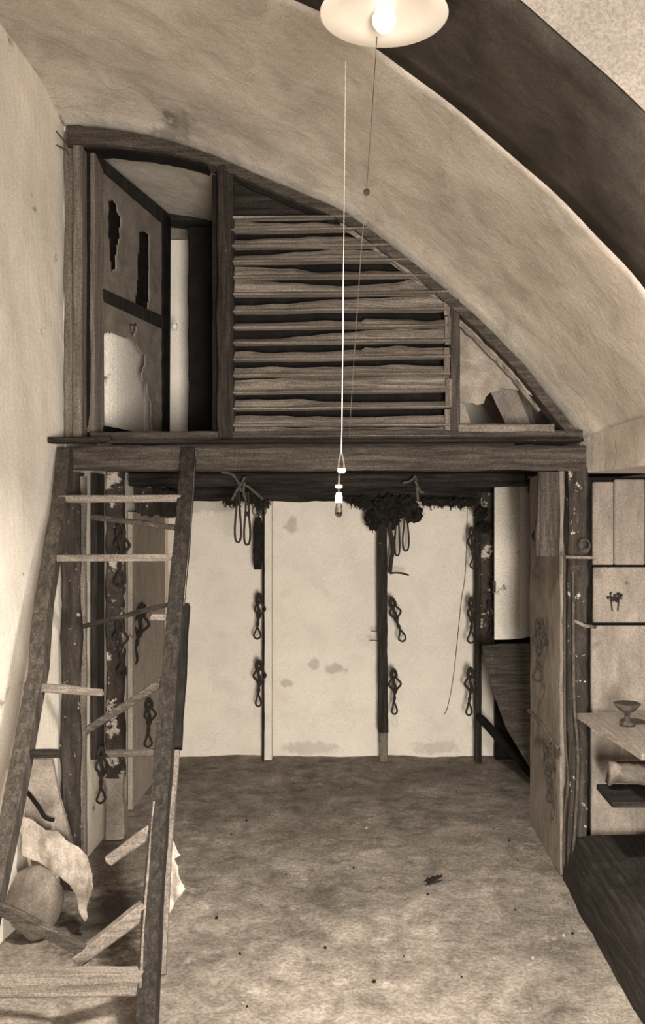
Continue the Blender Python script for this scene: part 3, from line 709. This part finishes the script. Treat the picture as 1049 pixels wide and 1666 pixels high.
cloth('rag', [(36, 1328), (50, 1332), (75, 1350), (95, 1352), (108, 1368), (128, 1378), (142, 1392), (150, 1420), (152, 1445), (146, 1462), (140, 1480), (143, 1492), (137, 1499), (128, 1482), (124, 1458), (112, 1438), (90, 1420), (62, 1403), (36, 1392)],
      lambda x, y: 3.57-.0005*(y-1310), 'pale torn rag hanging to a point over the sack, left of the ladder', M['rag'], seed=1, amp=.035)
bm = bmesh.new(); add_poly(bm, [P(42, 1236, 3.64), P(84, 1236, 3.64), P(97, 1300, 3.64), P(118, 1375, 3.63), P(90, 1395, 3.62), P(42, 1350, 3.62)], .02)
tag(finish('leaning_plank', bm, M['canvas2']), 'grey weathered plank leaning against the left wall, above the pale rag', 'plank')
bm = bmesh.new(); add_tube(bm, crv([P(44, 1288, 3.60), P(62, 1312, 3.60), P(74, 1330, 3.60), P(88, 1334, 3.60)]), .008, 8)
tag(finish('bent_stick', bm, M['black'], smooth=True), 'dark bent stick lying across the grey leaning plank', 'stick')
bm = bmesh.new(); bmesh.ops.create_uvsphere(bm, u_segments=32, v_segments=20, radius=1)
for v in bm.verts:
    c = v.co.copy(); r = 1+.10*nz(c, 1.6, 3)+.04*nz(c, 5, 3)
    v.co = Vector((-1.225+.10*c.x*r, 3.46+.08*c.y*r, .135+.135*c.z*r*(1.0 if c.z > 0 else .98)))
tag(finish('stuffed_sack', bm, M['rag_dark'], smooth=True), 'rounded grimy sack on the floor under the pale rag', 'sack')
cloth('rag', [(256, 1340), (266, 1346), (276, 1362), (293, 1392), (284, 1398), (290, 1410), (291, 1424), (300, 1446), (294, 1456), (284, 1470), (268, 1496), (258, 1540), (250, 1540), (252, 1400)],
      lambda x, y: 3.17-.0010*(y-1345), 'torn white rag caught behind the right rail of the ladder', M['rag'], seed=5, amp=.04)

# ------------------------------------------------------------------ lamps and cords
LM = thing('ceiling_lamp', 'white enamel disc lamp fixed near the top of the vault', 'lamp', LP)
bm = bmesh.new(); add_lathe(bm, LP+Vector((0, 0, .035)), [(0, .022), (.05, .019), (.10, .012), (.145, 0), (.147, -.003), (.143, -.006), (.10, .004), (.05, .011), (0, .014)], 48)
finish('shade', bm, M['ceramic'], LM, smooth=True)
bm = bmesh.new(); add_lathe(bm, LP+Vector((0, 0, .02)), [(0, -.028), (.016, -.024), (.026, -.010), (.028, .004), (.018, .028), (.016, .036)], 24)
finish('lamp_globe', bm, M['lit'], LM, smooth=True)
bm = bmesh.new(); add_lathe(bm, LP+Vector((0, 0, .06)), [(0, .04), (.03, .04), (.03, .012), (.022, 0), (0, 0)], 20); finish('rose', bm, M['ceramic'], LM, smooth=True)
l = bpy.data.lights.new('lamp_light', 'AREA'); l.shape = 'DISK'; l.size = .2; l.energy = 76; l.color = (1, .95, .87); l.spread = math.radians(130)
lo = bpy.data.objects.new('lamp_light', l); C.objects.link(lo); lo.parent = LM; lo.location = (0, 0, -.012)
# pendant bulb
BD = 2.75
BP = thing('pendant_bulb', 'clear glass bulb hanging on a long white cord before the loft beam', 'lamp', P(552, 840, BD))
top = Vector((P(561, 60, BD).x, BD, 3.06)); topx = P(562, 100, BD)
bm = bmesh.new(); add_tube(bm, [P(562, 100, BD), P(561, 200, BD), P(556, 700, BD), P(555, 738, BD)], .0013, 6); finish('cord', bm, M['flex'], BP)
bm = bmesh.new()
for s in (-1, 1): add_tube(bm, [P(555+s, 738, BD), P(555+s*4, 752, BD), P(555+s*5, 764, BD)], .0025, 6)
add_tube(bm, [P(552, 770, BD), P(551, 790, BD)], .003, 6); add_tube(bm, [P(551, 790, BD), P(551, 806, BD)], .003, 6)
finish('lead_wires', bm, M['cord_l'], BP)
for nme, x, y, r, h in (('insulator', 555.5, 770, 7, 8), ('insulator', 551, 795, 6, 6)):
    bm = bmesh.new(); q = 1/F*BD; add_lathe(bm, P(x, y, BD), [(0, 0), (r*.6*q, 0), (r*q, h*.3*q), (r*q, h*q), (0, h*q)], 18); finish(nme, bm, M['ceramic'], BP, smooth=False)
q = BD/F; bm = bmesh.new(); add_lathe(bm, P(551, 818, BD), [(0, 0), (6*q, 0), (6*q, 10*q), (4*q, 17*q), (0, 17*q)], 18); finish('socket', bm, M['ceramic'], BP)
bm = bmesh.new(); add_lathe(bm, P(551, 842, BD), [(0, 0), (3*q, .6*q), (6*q, 4*q), (6.6*q, 9*q), (6*q, 16*q), (4*q, 24*q), (0, 24*q)], 22); GB = finish('glass_bulb', bm, M['glass'], BP, smooth=True)
bm = bmesh.new(); add_tube(bm, [P(548, 820, BD), P(549, 832, BD), P(551, 827, BD), P(553, 832, BD), P(554, 820, BD)], .0008, 5); finish('filament', bm, M['metal'], GB)
# second cord with its small weight
t = thing('lamp_cord', 'thin second cord with a small weight, slanting right of the bulb cord', 'cord', P(596, 318, 2.9))
bm = bmesh.new(); add_tube(bm, [P(613, 60, 2.2), P(604, 200, 2.6), P(596, 308, 2.8)], .0009, 6); finish('upper_cord', bm, M['cord_l'], t)
bm = bmesh.new(); add_tube(bm, [P(596, 316, 2.8), P(588, 400, 3.0), P(576, 580, 3.4), P(568, 712, 3.9)], .0012, 6); finish('lower_cord', bm, M['rag_dark'], t)
bm = bmesh.new(); add_lathe(bm, P(596, 318, 2.8), [(0, 0), (.006, .001), (.009, .006), (.009, .013), (.006, .019), (0, .02)], 14); finish('weight', bm, M['metal'], t, smooth=True)

# ------------------------------------------------------------------ knotted cord loops
random.seed(4)
def hitch_parts(root, seed, mat):
    rs = random.Random(seed); j = lambda a: rs.uniform(-a, a)
    bm = bmesh.new(); add_tube(bm, [(0, .022, .004), (0, -.02, 0)], .005, 8); finish('peg', bm, M['metal'], root)
    bm = bmesh.new()
    add_tube(bm, crv([(-.014, -.01, -.05), (-.016, -.012, -.02), (-.004, -.014, .006), (.010, -.014, -.006), (.016, -.012, -.03), (.010, -.01, -.055)]), .0095, 8)
    add_tube(bm, crv([(-.012, 0, -.045), (-.006, -.004, -.015), (.006, -.002, -.012), (.012, 0, -.045)]), .006, 8)
    finish('upper_loop', bm, mat, root, smooth=True)
    bm = bmesh.new()
    w1, w2 = .030+j(.006), .036+j(.006)
    add_tube(bm, crv([(0, -.008, -.04), (-w1*.6, -.01, -.062), (-w1, -.012, -.09), (-w1*.5, -.01, -.115), (0, -.01, -.135)]), .0072, 8)
    add_tube(bm, crv([(0, -.008, -.04), (w2*.5, -.01, -.058), (w2, -.008, -.088), (w2*.5, -.01, -.115), (0, -.01, -.135)]), .0072, 8)
    add_tube(bm, crv([(.002, -.016, -.035), (-.004, -.018, -.07), (.004, -.014, -.10), (0, -.01, -.13)]), .0095, 8)
    finish('ring', bm, mat, root, smooth=True)
    bm = bmesh.new(); bmesh.ops.create_icosphere(bm, subdivisions=2, radius=.017, matrix=Matrix.Translation((0, -.01, -.135)))
    for v in bm.verts: v.co += (v.co-Vector((0, -.01, -.135)))*.35*nz(v.co, 60, seed)
    finish('knot', bm, mat, root, smooth=True)
    bm = bmesh.new(); k = .012+j(.006); dx = j(.012)
    A = []; B = []
    for i in range(9):
        u = i/8; z = -.14-.07*u; a = 5.5*u
        A.append((.005*math.cos(a)+dx*u, -.01+.005*math.sin(a), z)); B.append((-.005*math.cos(a)+dx*u, -.01-.005*math.sin(a), z))
    e = [(dx+.010+k*.4, -.01, -.235), (dx+.013+k*.6, -.01, -.262), (dx+.006, -.01, -.278), (dx-.008, -.01, -.277), (dx-.013-k*.6, -.01, -.26), (dx-.008-k*.3, -.01, -.235)]
    add_tube(bm, crv(A+e[:]+B[::-1], 3), .0062, 7); finish('lower_loop', bm, mat, root, smooth=True)
def hitch_proto(seed, mat):
    r = bpy.data.objects.new('knotted_cord', None); r['_o'] = (0, 0, 0); C.objects.link(r); r.empty_display_size = .03
    hitch_parts(r, seed, mat); return r
protos = [hitch_proto(1, M['cord']), hitch_proto(2, M['cord']), hitch_proto(5, M['cord']), hitch_proto(9, M['cord']), hitch_proto(11, M['cord'])]
used = set()
G = 'knotted cord loops hanging on the posts'
def hitch(k, px, py, d, label, rot=0, roty=0, s=1.0):
    src = protos[k]
    if k not in used: used.add(k); r = src; new = False
    else:
        r = src.copy(); C.objects.link(r)
        for ch in src.children:
            c = ch.copy(); C.objects.link(c); c.parent = r
    r.location = P(px, py, d); r.rotation_euler = (0, roty, rot); r.scale = (s, s, s)
    r['label'] = label; r['category'] = 'cord'; r['group'] = G
    return r
hitch(0, 422, 968, 5.90, 'dark knotted cord at the left edge of the pale back post, middle one', roty=.03)
hitch(1, 421, 1076, 5.90, 'dark knotted cord at the left edge of the pale back post, lowest one', roty=-.03, s=1.02)
hitch(2, 637, 974, 5.88, 'dark knotted cord right of the middle back post, swinging outward to the right', roty=-.22)
hitch(1, 640, 1090, 5.88, 'dark knotted cord right of the middle back post, lowest one', roty=-.06)
hitch(2, 767, 860, 5.86, 'dark knotted cord left of the rightmost back post, top one', s=.9)
hitch(0, 767, 974, 5.86, 'dark knotted cord left of the rightmost back post, middle one')
hitch(1, 765, 1088, 5.86, 'dark knotted cord left of the rightmost back post, lowest one', s=1.05)
hitch(2, 797, 978, 5.80, 'dark knotted cord on the flaking whitewashed side of the rightmost back post', s=.8)
hitch(3, 881, 842, 4.33, 'dark knotted cord high on the receding right board', rot=-.7, roty=.12)
hitch(4, 880, 1010, 4.33, 'dark knotted cord halfway up the receding right board', rot=-.7, roty=.05, s=1.02)
hitch(3, 893, 1212, 4.14, 'dark knotted cord low on the receding right board', rot=-.8, s=.9)
hitch(0, 197, 856, 4.44, 'dark knotted cord high on the second left post, seen between ladder rungs', s=1.05)
hitch(2, 196, 1010, 4.44, 'dark knotted cord halfway up the second left post', s=.95)
hitch(1, 231, 985, 5.05, 'dark knotted cord on the grey wall panel behind the diagonal ladder stick', rot=.4, s=1.15, roty=.12)
hitch(0, 242, 1138, 5.20, 'dark knotted cord low on the grey wall panel beside the ladder', rot=.4, s=.95)
hitch(4, 163, 1218, 4.30, 'faint knotted cord low on the left wall between the left posts', rot=.7, s=.9)
# branch across the right board
bm = bmesh.new(); add_tube(bm, crv([P(860, 1156, 4.42), P(880, 1176, 4.24), P(893, 1198, 4.14), P(908, 1218, 4.03)]), .01, 8, rs=None)
tag(finish('crooked_stick', bm, M['metal'], smooth=True), 'short crooked stick slanting across the receding right board', 'stick')
# long dark brush and bunches of loops under the loft
def loopcord(bm, px, y0, y1, w, d, r=.006):
    q = d/F; a = P(px, y0, d); H = (y1-y0)*q; wq = w*q/2
    add_tube(bm, crv([a+Vector((-.006, 0, 0)), a+Vector((-.008, 0, -H*.35)), a+Vector((-wq*.9, 0, -H*.75)), a+Vector((-wq*.7, 0, -H*.95)), a+Vector((0, 0, -H)), a+Vector((wq*.7, 0, -H*.95)), a+Vector((wq*.9, 0, -H*.75)), a+Vector((.008, 0, -H*.35)), a+Vector((.006, 0, 0))], 5), r, 7)
def loopthing(px, y0, y1, w, d, label, mat, knot=True):
    t = thing('hanging_loop', label, 'cord', P(px, y0, d), 'long cord loops in bunches under the loft beam')
    bm = bmesh.new(); loopcord(bm, px, y0, y1, w, d); finish('loop', bm, mat, t, smooth=True)
    if knot:
        bm = bmesh.new(); c = P(px, y0+(y1-y0)*.42, d); bmesh.ops.create_icosphere(bm, subdivisions=2, radius=.013, matrix=Matrix.Translation(c))
        for v in bm.verts: v.co += (v.co-c)*.4*nz(v.co, 60, 2)
        finish('knot', bm, mat, t, smooth=True)
loopthing(387, 790, 882, 11, 4.9, 'wide plain cord loop hanging leftmost in the left bunch under the beam', M['cord'], False)
loopthing(402, 800, 886, 11, 4.9, 'cord loop with a knot hanging beside the plain one in the left bunch', M['cord'])
loopthing(646, 814, 904, 9, 5.88, 'shorter knotted cord loop in the right bunch, next to the middle post', M['cord'])
loopthing(660, 814, 896, 11, 5.88, 'cord loop hanging rightmost in the right bunch under the beam', M['cord'], False)
t = thing('long_brush', 'long black brush hanging by rings at the top of the pale back post', 'brush', P(420, 836, 5.86))
bm = bmesh.new(); a = P(420, 842, 5.86); rings = []
for i in range(22):
    u = i/21; r = .030*(.6+.4*min(1, u*5))*(1-.18*max(0, u-.8)*5)
    rings.append([a+Vector((r*math.cos(k_)*(1+.12*nz((u*9, k_, 0), 3))-.004*u, .6*r*math.sin(k_), -.33*u)) for k_ in [2*math.pi*q_/14 for q_ in range(14)]])
add_loft(bm, rings); finish('bristles', bm, M['soot'], t, smooth=True)
bm = bmesh.new()
for dx in (-.02, .005, .028):
    add_tube(bm, [P(421, 831, 5.84)+Vector((dx+.018*math.cos(k_), -.01+.006*math.cos(k_), .028*math.sin(k_))) for k_ in [2*math.pi*q_/16 for q_ in range(16)]], .0035, 6, closed=True)
finish('rings', bm, M['cord'], t, smooth=True)
bm = bmesh.new(); add_tube(bm, [P(422, 812, 5.86), P(421, 845, 5.86)], .006, 6); finish('hanger', bm, M['cord'], t)
t = thing('long_strap', 'long twisted dark strap with a loose tail, right of the middle back post', 'strap', P(636, 842, 5.84))
bm = bmesh.new(); add_tube(bm, crv([P(638, 842, 5.84), P(634, 862, 5.84), P(640, 885, 5.84), P(636, 912, 5.84), P(634, 932, 5.84)]), .014, 8); finish('strap_body', bm, M['cord'], t, smooth=True)
bm = bmesh.new(); add_tube(bm, crv([P(634, 933, 5.84), P(644, 932, 5.83), P(655, 933, 5.82), P(665, 936, 5.82)]), .006, 7); finish('tail', bm, M['cord'], t, smooth=True)
# gathered tops of the bunches: twisted strands and matted dust
def clump(name, blobs, d, label, seed, strands=320, mat=None):
    rs = random.Random(seed); t = thing(name, label, 'dust' if name == 'matted_cobweb' else 'cord', P(blobs[0][0], blobs[0][1], d))
    bm = bmesh.new()
    for (x, y, r) in blobs:
        c = P(x, y, d+rs.uniform(-.03, .03)); q = r*d/F; m = bmesh.ops.create_icosphere(bm, subdivisions=3, radius=q, matrix=Matrix.Translation(c))
        for v in m['verts']: v.co += (v.co-c)*(.5*nz(v.co, 30, seed)+.5*nz(v.co, 130, seed)+.5*nz(v.co, 260, seed))
    finish('mass', bm, mat or M['soot'], t, smooth=False)
    bm = bmesh.new()
    for k in range(strands):
        x, y, r = rs.choice(blobs); a = rs.uniform(0, 6.28); p = P(x+r*.8*math.cos(a), y+r*.8*math.sin(a), d)
        q = P(x+r*rs.uniform(.9, 1.5)*math.cos(a)+rs.uniform(-4, 4), y+r*rs.uniform(.7, 1.3)*math.sin(a)+rs.uniform(0, 7), d+rs.uniform(-.04, .02))
        mdl = (p+q)/2+Vector((rs.uniform(-.01, .01), rs.uniform(-.01, .01), rs.uniform(-.005, .01)))
        add_tube(bm, [p, mdl, q], rs.uniform(.0012, .003), 4)
    finish('loose_strands', bm, M['cord'], t)['kind'] = 'stuff'
    return t
clump('matted_cobweb', [(607, 842, 13), (612, 828, 14), (622, 822, 14), (636, 820, 15), (636, 836, 14), (650, 828, 14), (662, 822, 15), (674, 836, 13), (594, 818, 9), (583, 816, 8), (572, 814, 7), (606, 852, 9), (640, 848, 10)], 5.84, 'matted black dust and fibre around the top of the middle back post', 3)
clump('matted_cobweb', [(372, 816, 7), (383, 812, 8), (395, 806, 8), (410, 812, 8), (422, 820, 8), (432, 818, 6)], 5.0, 'smaller matted dust tuft over the left bunch of loops', 4, 160)
clump('matted_cobweb', [(690, 816, 6), (699, 818, 6), (708, 815, 5), (716, 818, 7), (725, 817, 5), (733, 819, 6), (742, 816, 5), (750, 820, 6), (760, 818, 7), (768, 818, 5), (783, 835, 9), (788, 858, 9)], 5.80, 'ragged dust fringe along the back beam beside the rightmost post', 5, 260)
t = thing('twisted_rope', 'frayed rope tied over the cross beam above the left bunch of loops', 'rope', P(390, 780, 4.9))
for k, pts in enumerate([[(360, 768), (378, 772), (388, 786), (392, 800)], [(398, 776), (393, 786), (384, 800), (377, 814)], [(392, 786), (404, 792), (416, 802), (428, 812)], [(398, 784), (396, 800), (400, 815)]]):
    bm = bmesh.new(); add_tube(bm, crv([P(x, y, 4.88-.006*k) for x, y in pts]), .008, 7); finish('strand', bm, M['cord_l'], t, smooth=True)
t = thing('twisted_rope', 'frayed rope end over the beam above the right bunch of loops', 'rope', P(672, 778, 4.9))
for k, pts in enumerate([[(676, 774), (668, 782), (655, 786)], [(676, 776), (678, 796), (680, 815)], [(675, 782), (684, 800), (690, 800)]]):
    bm = bmesh.new(); add_tube(bm, crv([P(x, y, 4.88-.006*k) for x, y in pts]), .007, 7); finish('strand', bm, M['cord_l'], t, smooth=True)
bm = bmesh.new(); add_tube(bm, [P(803, 948, 5.60), P(804, 946, 5.58), P(804, 962, 5.58), P(801, 964, 5.58)], .009, 8)
tag(finish('wall_hook', bm, M['metal']), 'small dark hook on the edge of the rounded pale pier', 'hook')
# wire hanging on the back wall
bm = bmesh.new(); add_tube(bm, crv([P(760, 830, 6.04), P(757, 930, 6.05), P(750, 980, 6.05), P(742, 1060, 6.05), P(736, 1110, 6.05), P(728, 1150, 6.05), P(722, 1163, 6.05)]), .002, 6)
tag(finish('thin_wire', bm, M['cord_l']), 'long thin curved wire hanging against the back wall, left of the rightmost post', 'wire')
# nails in the middle post
for (x0, x1, y, l_) in ((604, 618, 1027, 'upper'), (601, 618, 1042, 'lower')):
    bm = bmesh.new(); add_tube(bm, [P(x0, y-.5, 5.9), P(x1, y, 5.92)], .003, 6)
    tag(finish('nail', bm, M['metal']), l_+' of two thin nails sticking out left of the middle back post', 'nail')
# twig on the earth floor
t = thing('dead_twig', 'small dark twig with leaves lying on the earth floor', 'twig', Vector((.315, 3.97, .01)))
o = Vector((.315, 3.97, .012))
bm = bmesh.new(); add_tube(bm, crv([o+Vector((-.035, -.02, 0)), o+Vector((0, 0, .008)), o+Vector((.03, .04, .006))]), .006, 6); finish('stem', bm, M['soot'], t)
for k, (dx, dy, s, a) in enumerate([(-.03, -.02, .022, .3), (-.01, 0, .02, .8), (.012, .02, .014, .5)]):
    bm = bmesh.new(); c = o+Vector((dx, dy, .008))
    add_poly(bm, [c+Vector((s*math.cos(a), s*1.6*math.sin(a), 0)), c+Vector((-s*.4*math.sin(a), s*.9*math.cos(a), .006)), c-Vector((s*math.cos(a), s*1.6*math.sin(a), 0)), c+Vector((s*.4*math.sin(a), -s*.9*math.cos(a), .003))], .002, (0, 0, 1)); finish('leaf', bm, M['soot'], t)
# crumbs of earth and plaster
rs = random.Random(8)
for k in range(26):
    x = rs.uniform(-.75, .8); y = rs.uniform(2.95, 5.6); r = rs.uniform(.003, .008); bm = bmesh.new()
    bmesh.ops.create_icosphere(bm, subdivisions=1, radius=r, matrix=Matrix.Translation((x, y, fl(x, y)+r*.5)))
    for v in bm.verts: v.co.x += .4*r*nz(v.co, 300)
    pale = k % 5 == 0
    tag(finish('pebble', bm, M['rag'] if pale else M['soot']), 'tiny pale plaster crumb on the earth floor' if pale else 'tiny dark pebble on the earth floor', 'pebble', 'pale crumbs on the floor' if pale else 'dark pebbles on the floor')

for o in bpy.data.objects:
    if '_o' in o: del o['_o']
